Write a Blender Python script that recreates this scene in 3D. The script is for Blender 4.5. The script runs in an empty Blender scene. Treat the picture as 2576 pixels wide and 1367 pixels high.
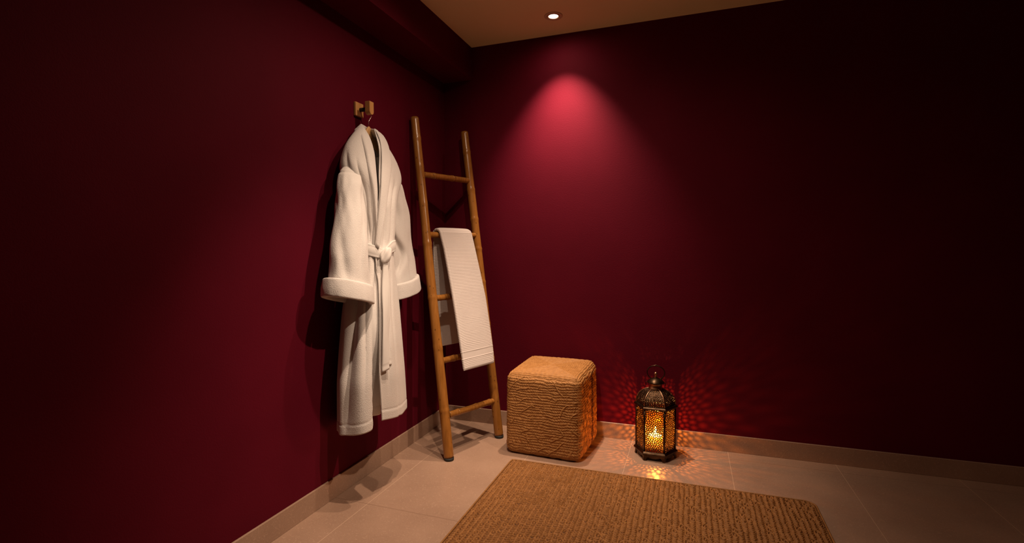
import bpy, bmesh, math, random
import numpy as np
from mathutils import Vector, Matrix

SC = bpy.context.scene
COL = SC.collection
PI = math.pi
R = math.radians
rng = random.Random(7)

# ------------------------------------------------------------------ helpers
def link_mesh(name, verts, faces, mat=None, parent=None, smooth=True):
    me = bpy.data.meshes.new(name)
    me.from_pydata([tuple(map(float, v)) for v in verts], [], [tuple(map(int, f)) for f in faces])
    me.validate()
    if mat: me.materials.append(mat)
    if smooth: me.polygons.foreach_set('use_smooth', [True] * len(me.polygons))
    me.update()
    o = bpy.data.objects.new(name, me)
    COL.objects.link(o)
    if parent: o.parent = parent
    return o

def np_mesh(name, V, F, mat=None, parent=None, smooth=True):
    """fast path: V (n,3), F (m,4) quads"""
    V = np.asarray(V, np.float32); F = np.asarray(F, np.int32)
    me = bpy.data.meshes.new(name)
    me.vertices.add(len(V)); me.vertices.foreach_set('co', V.ravel())
    me.loops.add(F.size); me.loops.foreach_set('vertex_index', F.ravel())
    me.polygons.add(len(F))
    me.polygons.foreach_set('loop_start', np.arange(0, F.size, F.shape[1], dtype=np.int32))
    me.update(calc_edges=True)
    if smooth: me.polygons.foreach_set('use_smooth', [True] * len(F))
    if mat: me.materials.append(mat)
    me.update()
    o = bpy.data.objects.new(name, me)
    COL.objects.link(o)
    if parent: o.parent = parent
    return o

def grid_faces(nu, nv, cu=False, cv=False, base=0):
    U = np.arange(nu if cu else nu - 1); W = np.arange(nv if cv else nv - 1)
    a, b = np.meshgrid(U, W, indexing='ij')
    a2 = (a + 1) % nu; b2 = (b + 1) % nv
    return np.stack([a * nv + b, a2 * nv + b, a2 * nv + b2, a * nv + b2], -1).reshape(-1, 4) + base

def grid_obj(name, G, mat, parent=None, cu=False, cv=False, flip=False, caps=False):
    G = np.asarray(G, float); nu, nv = G.shape[:2]
    F = grid_faces(nu, nv, cu, cv)
    if flip: F = F[:, ::-1]
    V = G.reshape(-1, 3)
    if caps and cv:
        F = [tuple(f) for f in F]
        e0 = list(range(nv)); e1 = [(nu - 1) * nv + k for k in range(nv)]
        F.append(tuple(e0 if flip else e0[::-1][::-1])); F.append(tuple(e1[::-1]))
        o = link_mesh(name, V, F, mat, parent)
        bm = bmesh.new(); bm.from_mesh(o.data)
        bmesh.ops.recalc_face_normals(bm, faces=bm.faces); bm.to_mesh(o.data); bm.free()
        return o
    return np_mesh(name, V, F, mat, parent)

def recalc(o):
    bm = bmesh.new(); bm.from_mesh(o.data)
    bmesh.ops.recalc_face_normals(bm, faces=bm.faces); bm.to_mesh(o.data); bm.free()
    return o

def empty(name, loc):
    o = bpy.data.objects.new(name, None); o.empty_display_size = .05
    o.location = loc; COL.objects.link(o)
    return o

def tag(o, label=None, cat=None, group=None, kind=None):
    if label: o['label'] = label
    if cat: o['category'] = cat
    if group: o['group'] = group
    if kind: o['kind'] = kind
    return o

def keep_world(o, parent):
    """parent a mesh written in world coordinates to an (unrotated) empty"""
    o.parent = parent
    o.matrix_parent_inverse = Matrix.Translation(-Vector(parent.location))
    return o

def box_mesh(name, lo, hi, mat, parent=None, bevel=0.0, seg=2):
    bm = bmesh.new()
    bmesh.ops.create_cube(bm, size=1)
    lo = Vector(lo); hi = Vector(hi)
    for v in bm.verts:
        v.co = Vector(((lo[i] + hi[i]) / 2 + v.co[i] * (hi[i] - lo[i]) for i in range(3)))
    if bevel:
        bmesh.ops.bevel(bm, geom=bm.edges[:], offset=bevel, segments=seg, profile=.5, affect='EDGES')
    me = bpy.data.meshes.new(name); bm.to_mesh(me); bm.free()
    if mat: me.materials.append(mat)
    if bevel: me.polygons.foreach_set('use_smooth', [False] * len(me.polygons))
    o = bpy.data.objects.new(name, me); COL.objects.link(o)
    if parent: o.parent = parent
    return o

def frames(P):
    """parallel-transport frames along polyline P (n,3)"""
    P = np.asarray(P, float); n = len(P)
    T = np.gradient(P, axis=0); T /= np.linalg.norm(T, axis=1)[:, None]
    ref = np.array([0, 0, 1.]) if abs(T[0][2]) < .9 else np.array([1., 0, 0])
    N = np.zeros_like(P); x = np.cross(ref, T[0]); x /= np.linalg.norm(x); N[0] = x
    for i in range(1, n):
        x = N[i - 1] - T[i] * (N[i - 1] @ T[i]); N[i] = x / np.linalg.norm(x)
    return T, N, np.cross(T, N)

def tube_grid(P, rad, nseg=16, rad2=None):
    T, N, Bn = frames(P)
    th = np.linspace(0, 2 * PI, nseg, endpoint=False)
    rad = np.broadcast_to(np.asarray(rad, float), (len(P),))
    r2 = rad if rad2 is None else np.broadcast_to(np.asarray(rad2, float), (len(P),))
    return (np.asarray(P)[:, None, :] + N[:, None, :] * (np.cos(th)[None, :, None] * rad[:, None, None])
            + Bn[:, None, :] * (np.sin(th)[None, :, None] * r2[:, None, None]))

def tube(name, P, rad, mat, parent=None, nseg=16, closed=False):
    G = tube_grid(P, rad, nseg)
    if closed: return recalc(grid_obj(name, G, mat, parent, cu=True, cv=True))
    return grid_obj(name, G, mat, parent, cv=True, caps=True)

def lathe(name, prof, mat, parent=None, n=32, loc=(0, 0, 0)):
    prof = np.asarray(prof, float); th = np.linspace(0, 2 * PI, n, endpoint=False)
    G = np.stack([prof[:, None, 0] * np.cos(th) + loc[0], prof[:, None, 0] * np.sin(th) + loc[1],
                  np.repeat(prof[:, None, 1] + loc[2], n, 1)], -1)
    return grid_obj(name, G, mat, parent, cv=True, caps=True)

def smoothstep(a, b, x):
    t = np.clip((x - a) / (b - a), 0, 1); return t * t * (3 - 2 * t)

def _hash(i, j, s):
    h = (i.astype(np.int64) * 374761393 + j.astype(np.int64) * 668265263 + s * 974711) & 0x7fffffff
    h = ((h ^ (h >> 13)) * 1274126177) & 0x7fffffff
    return ((h ^ (h >> 16)) & 0xffff) / 65535.0

def vnoise(x, y, s=0):
    xi = np.floor(x); yi = np.floor(y); fx = x - xi; fy = y - yi
    fx = fx * fx * (3 - 2 * fx); fy = fy * fy * (3 - 2 * fy)
    a = _hash(xi, yi, s); b = _hash(xi + 1, yi, s); c = _hash(xi, yi + 1, s); d = _hash(xi + 1, yi + 1, s)
    return (a * (1 - fx) + b * fx) * (1 - fy) + (c * (1 - fx) + d * fx) * fy - .5

def table(z, T, soft=2):
    """smooth interpolation of a table of rows (z, values...) sorted by z descending"""
    T = np.asarray(T, float); T = T[np.argsort(T[:, 0])]
    zz = np.linspace(T[0, 0], T[-1, 0], 200)
    k = np.exp(-.5 * (np.arange(-12, 13) / max(soft, 1e-6) / 2.0) ** 2); k /= k.sum()
    out = []
    for c in range(1, T.shape[1]):
        v = np.interp(zz, T[:, 0], T[:, c])
        vp = np.concatenate([2 * v[0] - v[12:0:-1], v, 2 * v[-1] - v[-2:-14:-1]])
        v = np.convolve(vp, k, 'valid')
        out.append(np.interp(z, zz, v))
    return out

# ------------------------------------------------------------------ materials
def new_mat(name):
    m = bpy.data.materials.new(name); m.use_nodes = True
    nt = m.node_tree; b = nt.nodes['Principled BSDF']
    return m, nt, b

def N(nt, kind, **kw):
    n = nt.nodes.new(kind)
    for k, v in kw.items():
        if k.startswith('in_'): n.inputs[k[3:].replace('_', ' ')].default_value = v
        else: setattr(n, k, v)
    return n

def ramp(nt, src, stops):
    r = nt.nodes.new('ShaderNodeValToRGB')
    el = r.color_ramp.elements
    while len(el) < len(stops): el.new(.5)
    for e, (p, c) in zip(el, stops): e.position = p; e.color = (*c, 1)
    nt.links.new(src, r.inputs['Fac']); return r.outputs['Color']

def coords(nt, scale=(1, 1, 1), kind='Object'):
    tc = nt.nodes.new('ShaderNodeTexCoord'); mp = nt.nodes.new('ShaderNodeMapping')
    mp.inputs['Scale'].default_value = scale
    nt.links.new(tc.outputs[kind], mp.inputs['Vector']); return mp.outputs['Vector']

def math_node(nt, op, a, b=None):
    n = nt.nodes.new('ShaderNodeMath'); n.operation = op
    for i, v in enumerate((a, b)):
        if v is None: continue
        if isinstance(v, (int, float)): n.inputs[i].default_value = v
        else: nt.links.new(v, n.inputs[i])
    return n.outputs[0]

def swirl(nt, vec, scale, freq):
    """embossed maze-like swirls: contour lines of a soft noise"""
    n = N(nt, 'ShaderNodeTexNoise', in_Scale=scale, in_Detail=1.0, in_Roughness=.4)
    nt.links.new(vec, n.inputs['Vector'])
    return math_node(nt, 'SINE', math_node(nt, 'MULTIPLY', n.outputs['Fac'], freq))

def bump(nt, bsdf, height, strength, dist, normal=None):
    b = nt.nodes.new('ShaderNodeBump'); b.inputs['Strength'].default_value = strength
    b.inputs['Distance'].default_value = dist
    nt.links.new(height, b.inputs['Height'])
    if normal: nt.links.new(normal, b.inputs['Normal'])
    nt.links.new(b.outputs['Normal'], bsdf.inputs['Normal']); return b.outputs['Normal']

def mat_wall():
    m, nt, b = new_mat('burgundy_wallpaper')
    v = coords(nt)
    n = N(nt, 'ShaderNodeTexNoise', in_Scale=3.0, in_Detail=4.0); nt.links.new(v, n.inputs['Vector'])
    c = ramp(nt, n.outputs['Fac'], [(.3, (.090, .0031, .0120)), (.7, (.103, .0037, .0140))])
    nt.links.new(c, b.inputs['Base Color'])
    b.inputs['Roughness'].default_value = .7
    b.inputs['Specular IOR Level'].default_value = .07
    s = swirl(nt, v, 75, 26)
    f = N(nt, 'ShaderNodeTexNoise', in_Scale=420.0, in_Detail=2.0); nt.links.new(v, f.inputs['Vector'])
    bump(nt, b, math_node(nt, 'ADD', math_node(nt, 'MULTIPLY', s, .5), math_node(nt, 'MULTIPLY', f.outputs['Fac'], 1.2)), .14, .0012)
    return m

def mat_ceiling():
    m, nt, b = new_mat('tan_ceiling_paint')
    v = coords(nt)
    n = N(nt, 'ShaderNodeTexNoise', in_Scale=2.0, in_Detail=3.0); nt.links.new(v, n.inputs['Vector'])
    c = ramp(nt, n.outputs['Fac'], [(.3, (.86, .65, .36)), (.7, (.90, .68, .38))])
    nt.links.new(c, b.inputs['Base Color']); b.inputs['Roughness'].default_value = .85
    f = N(nt, 'ShaderNodeTexNoise', in_Scale=260.0, in_Detail=2.0); nt.links.new(v, f.inputs['Vector'])
    bump(nt, b, f.outputs['Fac'], .1, .001)
    return m

def joint_mask(nt, x, offs, period, half):
    """1 on the joint lines of a tile grid along one axis"""
    a = math_node(nt, 'DIVIDE', math_node(nt, 'SUBTRACT', x, offs), period)
    f = math_node(nt, 'ABSOLUTE', math_node(nt, 'SUBTRACT', math_node(nt, 'FRACT', math_node(nt, 'ADD', a, .5)), .5))
    return math_node(nt, 'LESS_THAN', f, half / period)

def mat_tile(name, joints=True):
    m, nt, b = new_mat(name)
    v = coords(nt)
    n = N(nt, 'ShaderNodeTexNoise', in_Scale=4.0, in_Detail=5.0); nt.links.new(v, n.inputs['Vector'])
    base = ramp(nt, n.outputs['Fac'], [(.3, (.330, .212, .152)), (.7, (.395, .258, .186))])
    s = swirl(nt, v, 46, 34)
    vein = math_node(nt, 'GREATER_THAN', s, .93)
    mx = N(nt, 'ShaderNodeMix', data_type='RGBA'); nt.links.new(base, mx.inputs['A'])
    mx.inputs['B'].default_value = (.50, .34, .25, 1)
    nt.links.new(math_node(nt, 'MULTIPLY', vein, .5), mx.inputs['Factor'])
    col = mx.outputs['Result']
    b.inputs['Specular IOR Level'].default_value = .5
    rr = N(nt, 'ShaderNodeMapRange', in_To_Min=.26, in_To_Max=.40); nt.links.new(n.outputs['Fac'], rr.inputs['Value'])
    nt.links.new(rr.outputs['Result'], b.inputs['Roughness'])
    h = math_node(nt, 'MULTIPLY', s, .25)
    if joints:
        sx = nt.nodes.new('ShaderNodeSeparateXYZ'); nt.links.new(v, sx.inputs[0])
        jx = joint_mask(nt, sx.outputs['X'], .186, .5285, .0011)
        jy = joint_mask(nt, sx.outputs['Y'], -1.172, 1.06, .0011)
        mx2 = N(nt, 'ShaderNodeMix', data_type='RGBA'); nt.links.new(col, mx2.inputs['A'])
        mx2.inputs['B'].default_value = (.60, .42, .30, 1); nt.links.new(jx, mx2.inputs['Factor'])
        mx3 = N(nt, 'ShaderNodeMix', data_type='RGBA'); nt.links.new(mx2.outputs['Result'], mx3.inputs['A'])
        mx3.inputs['B'].default_value = (.20, .12, .08, 1); nt.links.new(jy, mx3.inputs['Factor'])
        col = mx3.outputs['Result']
        h = math_node(nt, 'SUBTRACT', h, math_node(nt, 'MAXIMUM', jx, jy))
    nt.links.new(col, b.inputs['Base Color'])
    bump(nt, b, h, .25, .0012)
    return m

def mat_terry(name, col, scale=70, freq=30, strength=.55):
    m, nt, b = new_mat(name)
    v = coords(nt)
    n = N(nt, 'ShaderNodeTexNoise', in_Scale=9.0, in_Detail=3.0); nt.links.new(v, n.inputs['Vector'])
    c = ramp(nt, n.outputs['Fac'], [(.3, tuple(x * .95 for x in col)), (.7, col)])
    nt.links.new(c, b.inputs['Base Color'])
    b.inputs['Roughness'].default_value = .9; b.inputs['Specular IOR Level'].default_value = .15
    b.inputs['Sheen Weight'].default_value = .15; b.inputs['Sheen Roughness'].default_value = .5
    f = N(nt, 'ShaderNodeTexNoise', in_Scale=600.0, in_Detail=2.0); nt.links.new(v, f.inputs['Vector'])
    h = math_node(nt, 'MULTIPLY', f.outputs['Fac'], 1.0)
    if scale:
        s = swirl(nt, v, scale, freq)
        h = math_node(nt, 'ADD', h, math_node(nt, 'MULTIPLY', s, .8))
    bump(nt, b, h, strength, .0022)
    return m

def mat_wood(name, c1, c2, rough=.4, stretch=(60, 60, 4), spots=False):
    m, nt, b = new_mat(name)
    v = coords(nt, stretch)
    n = N(nt, 'ShaderNodeTexNoise', in_Scale=1.0, in_Detail=5.0, in_Distortion=.4); nt.links.new(v, n.inputs['Vector'])
    c = ramp(nt, n.outputs['Fac'], [(.3, c1), (.7, c2)])
    if spots:
        v2 = coords(nt, (46, 46, 20))
        w = N(nt, 'ShaderNodeTexVoronoi', in_Scale=1.0); nt.links.new(v2, w.inputs['Vector'])
        sp = math_node(nt, 'LESS_THAN', w.outputs['Distance'], .13)
        mx = N(nt, 'ShaderNodeMix', data_type='RGBA'); nt.links.new(c, mx.inputs['A'])
        mx.inputs['B'].default_value = (.07, .025, .006, 1)
        nt.links.new(math_node(nt, 'MULTIPLY', sp, .7), mx.inputs['Factor']); c = mx.outputs['Result']
    nt.links.new(c, b.inputs['Base Color'])
    b.inputs['Roughness'].default_value = rough
    bump(nt, b, n.outputs['Fac'], .12, .001)
    return m

def mat_fibre(name, c1, c2, c3):
    m, nt, b = new_mat(name)
    v = coords(nt)
    n = N(nt, 'ShaderNodeTexNoise', in_Scale=60.0, in_Detail=4.0); nt.links.new(v, n.inputs['Vector'])
    c = ramp(nt, n.outputs['Fac'], [(.25, c1), (.5, c2), (.75, c3)])
    nt.links.new(c, b.inputs['Base Color']); b.inputs['Roughness'].default_value = .62
    b.inputs['Specular IOR Level'].default_value = .3
    f = N(nt, 'ShaderNodeTexNoise', in_Scale=700.0, in_Detail=2.0); nt.links.new(v, f.inputs['Vector'])
    bump(nt, b, f.outputs['Fac'], .3, .0012)
    return m

def mat_metal(name, c1, c2, rough=.35, metallic=1.0):
    m, nt, b = new_mat(name)
    v = coords(nt)
    n = N(nt, 'ShaderNodeTexNoise', in_Scale=40.0, in_Detail=4.0); nt.links.new(v, n.inputs['Vector'])
    c = ramp(nt, n.outputs['Fac'], [(.35, c1), (.65, c2)])
    nt.links.new(c, b.inputs['Base Color']); b.inputs['Metallic'].default_value = metallic
    b.inputs['Roughness'].default_value = rough
    bump(nt, b, n.outputs['Fac'], .08, .001)
    return m

def mat_emit(name, col, strength):
    m, nt, b = new_mat(name)
    b.inputs['Base Color'].default_value = (*col, 1)
    b.inputs['Emission Color'].default_value = (*col, 1); b.inputs['Emission Strength'].default_value = strength
    return m

def mat_amber():
    m, nt, b = new_mat('amber_glass')
    out = nt.nodes['Material Output']
    tr = nt.nodes.new('ShaderNodeBsdfTransparent'); tr.inputs['Color'].default_value = (1.0, .74, .42, 1)
    tl = nt.nodes.new('ShaderNodeBsdfTranslucent'); tl.inputs['Color'].default_value = (1.0, .58, .16, 1)
    v = coords(nt); n = N(nt, 'ShaderNodeTexNoise', in_Scale=30.0); nt.links.new(v, n.inputs['Vector'])
    mr = N(nt, 'ShaderNodeMapRange', in_To_Min=.015, in_To_Max=.045); nt.links.new(n.outputs['Fac'], mr.inputs['Value'])
    mx = nt.nodes.new('ShaderNodeMixShader'); nt.links.new(mr.outputs['Result'], mx.inputs['Fac'])
    nt.links.new(tr.outputs[0], mx.inputs[1]); nt.links.new(tl.outputs[0], mx.inputs[2])
    nt.links.new(mx.outputs[0], out.inputs['Surface'])
    return m

M_wall = mat_wall(); M_ceil = mat_ceiling()
M_floor = mat_tile('beige_stone_tile'); M_base = mat_tile('beige_stone_skirting', False)
M_robe = mat_terry('white_terry_jacquard', (.66, .63, .612), 128, 30, .22)
M_belt = mat_terry('white_terry_plain', (.67, .645, .625), 0, 0, .4)
M_towel = mat_terry('white_ribbed_terry', (.61, .55, .525), 0, 0, .5)
M_bamboo = mat_wood('varnished_bamboo', (.250, .098, .018), (.36, .150, .032), .24, (70, 70, 3), True)
M_hook = mat_wood('oiled_oak', (.42, .20, .06), (.58, .30, .10), .45, (40, 40, 6))
M_hanger = mat_wood('pale_beech', (.52, .30, .12), (.64, .38, .17), .4, (90, 8, 60))
M_rubber = mat_metal('black_rubber', (.012, .012, .012), (.02, .02, .02), .7, 0)
M_chrome = mat_metal('polished_steel', (.75, .74, .72), (.82, .81, .80), .15)
M_pouf = mat_fibre('woven_seagrass', (.315, .142, .042), (.40, .186, .056), (.475, .235, .080))
M_rug = mat_fibre('braided_jute', (.225, .095, .026), (.285, .125, .036), (.36, .165, .052))
M_backing_shade = mat_fibre('backing_gap_shade', (.060, .022, .007), (.085, .032, .010), (.11, .042, .013))  # rug backing; shade of the gaps between cords is put into its colour
M_rugedge = mat_fibre('jute_binding', (.22, .10, .03), (.28, .13, .04), (.34, .16, .05))
M_bronze = mat_metal('aged_bronze', (.050, .030, .018), (.10, .062, .038), .36)
M_copper = mat_metal('worn_copper', (.36, .19, .11), (.50, .28, .17), .34)
M_amber = mat_amber()
M_lens = mat_emit('lamp_lens', (1.0, .93, .85), 6)
M_flame = bpy.data.materials.new('candle_flame'); M_flame.use_nodes = True
_nt = M_flame.node_tree; _nt.nodes.remove(_nt.nodes['Principled BSDF'])
_e = _nt.nodes.new('ShaderNodeEmission'); _e.inputs['Color'].default_value = (1.0, .62, .22, 1); _e.inputs['Strength'].default_value = 45
_t = _nt.nodes.new('ShaderNodeBsdfTransparent'); _a = _nt.nodes.new('ShaderNodeAddShader')
_nt.links.new(_e.outputs[0], _a.inputs[0]); _nt.links.new(_t.outputs[0], _a.inputs[1]); _nt.links.new(_a.outputs[0], _nt.nodes['Material Output'].inputs['Surface'])
M_trim = mat_metal('tan_painted_trim', (.66, .45, .28), (.72, .50, .32), .35, 0)

# ------------------------------------------------------------------ the room
H, BX, BZ, BH, BT = 2.473, .2032, 2.2652, .0943, .010
XR, YF = 3.60, -4.30
def struct(o): tag(o, kind='structure'); return o
struct(box_mesh('floor', (-.12, YF - .12, -.10), (XR + .12, .12, 0), M_floor))
struct(box_mesh('ceiling', (-.12, YF - .12, H), (XR + .12, .12, H + .10), M_ceil))
struct(box_mesh('wall_left', (-.12, YF - .12, 0), (0, .12, H), M_wall))
struct(box_mesh('wall_back', (0, 0, 0), (XR, .12, H), M_wall))
struct(box_mesh('wall_right', (XR, YF - .12, 0), (XR + .12, .12, H), M_wall))
struct(box_mesh('wall_front', (0, YF - .12, 0), (XR, YF, H), M_wall))
struct(box_mesh('trim_1', (0, YF, BZ), (BX, 0, H), M_wall))            # boxed-in beam along the left wall
struct(box_mesh('baseboard_left', (0, YF, 0), (BT, 0, BH), M_base, bevel=.0012, seg=1))
struct(box_mesh('baseboard_back', (BT, -BT, 0), (XR, 0, BH), M_base, bevel=.0012, seg=1))

# ------------------------------------------------------------------ recessed downlight
DL = (.819, -.249, H)
root = tag(empty('recessed_downlight', DL), 'small round recessed ceiling spotlight, lit, near the back wall', 'ceiling light')
lathe('trim_ring', [(.034, .000), (.036, -.003), (.042, -.0055), (.049, -.0045), (.052, -.002), (.052, 0)], M_trim, root, 48)
g = lathe('gimbal_ring', [(.027, .000), (.028, -.004), (.031, -.0055), (.0335, -.004), (.0338, 0)], M_trim, root, 48)
lathe('lens', [(.0005, -.004), (.014, -.0045), (.024, -.0035), (.0268, -.0005), (.0268, 0), (.0005, 0)], M_lens, root, 40)

# ------------------------------------------------------------------ wall hook
root = tag(empty('wall_hook', (0, -.94, 1.848)), 'wooden coat hook block on a square wall plate above the bathrobe', 'wall hook')
box_mesh('back_plate', (.0, -.031, -.034), (.014, .031, .034), M_hook, root, .003)
st = tube('stem', [(.010, .004, 0), (.03, .004, .0), (.062, .004, .0)], .010, M_rubber, root, 16)
# front block: rounded lower edge when seen from the front
pts = [(-.017, .031), (-.017, -.016)] + [(-.017 + .017 * (1 - math.cos(a)), -.016 - .016 * math.sin(a)) for a in np.linspace(0, PI / 2, 8)][1:] + \
      [(.017 * math.sin(a), -.016 - .016 * math.cos(a)) for a in np.linspace(0, PI / 2, 8)][1:] + [(.017, .031)]
vs = [(.060, y - .006, z) for y, z in pts] + [(.088, y - .006, z) for y, z in pts]
n = len(pts)
fs = [tuple(range(n)), tuple(range(2 * n - 1, n - 1, -1))] + [(k, (k + 1) % n, n + (k + 1) % n, n + k) for k in range(n)]
o = link_mesh('front_block', vs, fs, M_hook, root, False); recalc(o)
md = o.modifiers.new('Bevel', 'BEVEL'); md.width = .0018; md.segments = 2; md.limit_method = 'ANGLE'; md.angle_limit = R(50)

# ------------------------------------------------------------------ clothes hanger
HX, HY = .056, -.929
root = tag(empty('clothes_hanger', (HX, HY, 1.735)), 'pale wooden clothes hanger with a wire hook inside the bathrobe collar', 'clothes hanger')
s = np.linspace(-1, 1, 61); a = np.abs(s)
yy = s * .142
top = 1.766 - .118 * a ** 1.25 - .02 * (1 - np.exp(-(a * 5) ** 2)); bot = top - (.060 - .030 * a) + .0 * a
bot = np.where(a < .12, bot + .000, bot)
thick = .007 + .004 * a
xo = .012 * a ** 2
loops = []
for k in range(61):
    c = []
    for t in np.linspace(0, 2 * PI, 16, endpoint=False):
        ct, stn = math.cos(t), math.sin(t)
        q = lambda v: math.copysign(abs(v) ** .55, v)
        c.append((xo[k] + thick[k] * q(ct), yy[k], (top[k] + bot[k]) / 2 + (top[k] - bot[k]) / 2 * q(stn) - 1.735))
    loops.append(c)
grid_obj('hanger_body', loops, M_hanger, root, cv=True, caps=True)
wire = [(0, 0, .02), (0, 0, .042), (0, .002, .058), (.001, .012, .070), (.003, .020, .084), (.005, .021, .100),
        (.006, .013, .116), (.006, .000, .1245), (.006, -.013, .122), (.006, -.021, .112), (.006, -.023, .104)]
w = np.array(wire); tt = np.linspace(0, len(w) - 1, 60)
ws = np.stack([np.interp(tt, range(len(w)), w[:, i]) for i in range(3)], 1)
for _ in range(3): ws[1:-1] = (ws[:-2] + 2 * ws[1:-1] + ws[2:]) / 4
tube('wire_hook', ws, .0019, M_chrome, root, 10)

# ------------------------------------------------------------------ bathrobe
RB = np.array([(1.753, .066, -.948, .026, .050), (1.716, .070, -.957, .042, .083), (1.683, .078, -.967, .055, .110), (1.652, .085, -.972, .065, .143),
    (1.614, .090, -.966, .070, .176), (1.56, .096, -.968, .078, .200), (1.527, .100, -.969, .082, .205), (1.50, .102, -.970, .085, .201), (1.47, .104, -.972, .088, .178),
    (1.44, .106, -.975, .091, .152), (1.394, .110, -.982, .094, .132), (1.247, .110, -.980, .090, .112), (1.135, .110, -.991, .085, .110),
    (1.023, .110, -.995, .090, .134), (.878, .120, -1.021, .100, .167), (.704, .130, -1.041, .115, .178), (.558, .135, -1.049, .120, .195),
    (.373, .135, -1.043, .120, .207), (.317, .135, -1.043, .120, .207)])
EDGE_R = np.array([(1.76, 2), (1.698, -6.4), (1.626, -11), (1.488, -23), (1.357, -36), (1.283, -43), (1.172, -45), (1.098, -40), (1.024, -31.4), (.879, -25.7), (.706, -28.5), (.61, -29), (.487, -27.4), (.381, -26.1), (.30, -26)])
EDGE_L = np.array([(1.76, -70), (1.70, -48), (1.60, -38), (1.52, -40), (1.43, -38), (1.37, -30), (1.30, -20), (1.17, -12), (1.02, -2), (.70, 6), (.30, 14)])

def robe_ring(z):
    return [np.asarray(v) for v in table(z, RB, 1.6)]

def robe_disp(al, z):
    """radial cloth folds: al in degrees (-180..180 measured from the front), z in metres"""
    d = np.zeros_like(al)
    def valley(T, depth, width, zlo=None, zhi=None):
        T = np.array(T); T = T[np.argsort(T[:, 0])]
        c = np.interp(z, T[:, 0], T[:, 1])
        amp = np.ones_like(z)
        if zlo is not None: amp = amp * smoothstep(zlo[0], zlo[1], z)
        if zhi is not None: amp = amp * (1 - smoothstep(zhi[0], zhi[1], z))
        return -depth * amp * np.exp(-((al - c) / width) ** 2)
    # chest gathers running down to the belt
    d += valley([(1.60, -88), (1.495, -80), (1.355, -73), (1.209, -68), (1.15, -66)], .017, 5.5, (1.14, 1.24), (1.50, 1.62))
    d += valley([(1.569, -62), (1.497, -58), (1.319, -61), (1.209, -57), (1.15, -56)], .012, 4, (1.14, 1.24), (1.46, 1.60))
    d += valley([(1.45, -50), (1.319, -51), (1.2, -50)], .005, 3, (1.14, 1.24), (1.35, 1.5))
    d += valley([(1.469, -2.7), (1.357, -14), (1.21, -17.5)], .014, 5.5, (1.14, 1.22), (1.40, 1.55))
    d += valley([(1.469, 20), (1.357, 12), (1.21, 8)], .013, 6, (1.14, 1.22), (1.40, 1.55))
    # skirt pleats starting below the belt
    d += valley([(1.109, -61), (1.025, -57), (.90, -52), (.745, -53), (.40, -56)], .014, 4.0, (.40, .80), (1.10, 1.16))
    d += valley([(1.135, -85), (1.026, -77), (.886, -70), (.731, -79), (.577, -85), (.419, -89), (.3, -92)], .020, 10, (.28, .45), (1.09, 1.15))
    d += valley([(1.087, -12), (.839, -12), (.40, -10)], .010, 3.5, (.42, .75), (1.10, 1.16))
    d += valley([(1.086, 9), (.832, 6), (.5, 9), (.30, 10)], .008, 4.0, (.2, .3), (1.10, 1.16))
    d += valley([(1.1, -35), (.3, -35)], .008, 3, (.7, .95), (1.10, 1.16))
    d += valley([(1.0, -112), (.3, -116)], .005, 9, (.25, .4), (1.05, 1.12))
    # soft bulge of the hanging left panel
    d += .014 * np.exp(-((al + 60) / 14) ** 2) * (1 - smoothstep(.55, .95, z))
    # broad irregular undulation
    d += .0045 * np.sin(R(1) * al * 7 + 3 * z) * (1 - smoothstep(.9, 1.1, z))
    d += .006 * vnoise(al / 26 + 40, z * 3.1, 5)
    return d

def hem_z(al):
    return np.interp(al, [-180, -122, -100, -72, -46, -38, -27, 10, 39, 180], [.342, .338, .335, .340, .352, .375, .378, .362, .360, .35])

root_robe = tag(empty('bathrobe', (.11, -1.0, .33)), 'white terry bathrobe with shawl collar and tied belt hanging on the left wall', 'bathrobe')
nz, na = 260, 300
tz = np.linspace(0, 1, nz); ta = np.linspace(0, 1, na)
zc = .34 + (1.745 - .34) * tz                       # nominal heights (hem variation added below)
eR = table(zc, EDGE_R, 2)[0]; eL = table(zc, EDGE_L, 2)[0]
Al = eR[:, None] + (360 + eL - eR)[:, None] * ta[None, :]          # unwrapped angle
Aw = np.where(Al > 180, Al - 360, Al)
Z = zc[:, None] + (hem_z(Aw) - .34) * (1 - smoothstep(.34, .70, zc))[:, None]
xc, yc, a_, b_ = robe_ring(zc)
disp = robe_disp(Aw, Z)
# back of the robe hangs flat
disp = disp * np.where(np.abs(Aw) > 125, .35, 1)
# right panel lies over the left one where they cross; the left edge folds deep inside
wrapL = smoothstep(0, 1, (Al - (360 + eR[:, None] - 12)) / 10.0) * (Al > 200)
disp = disp - .010 * wrapL * np.ones_like(Z)
rec = smoothstep(-43.5, -39.5, Aw) * (Al > 200)
rec_amp = .085 * (1 - smoothstep(.36, .82, Z)) + .006 * (1 - smoothstep(1.10, 1.16, Z))
disp = disp - rec * rec_amp
# raised seam line above the hem and a slightly thicker hem band
hz = Z - hem_z(Aw)
disp = disp - .0018 * np.exp(-((hz - .045) / .0035) ** 2) + .0012 * (hz < .043)
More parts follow.
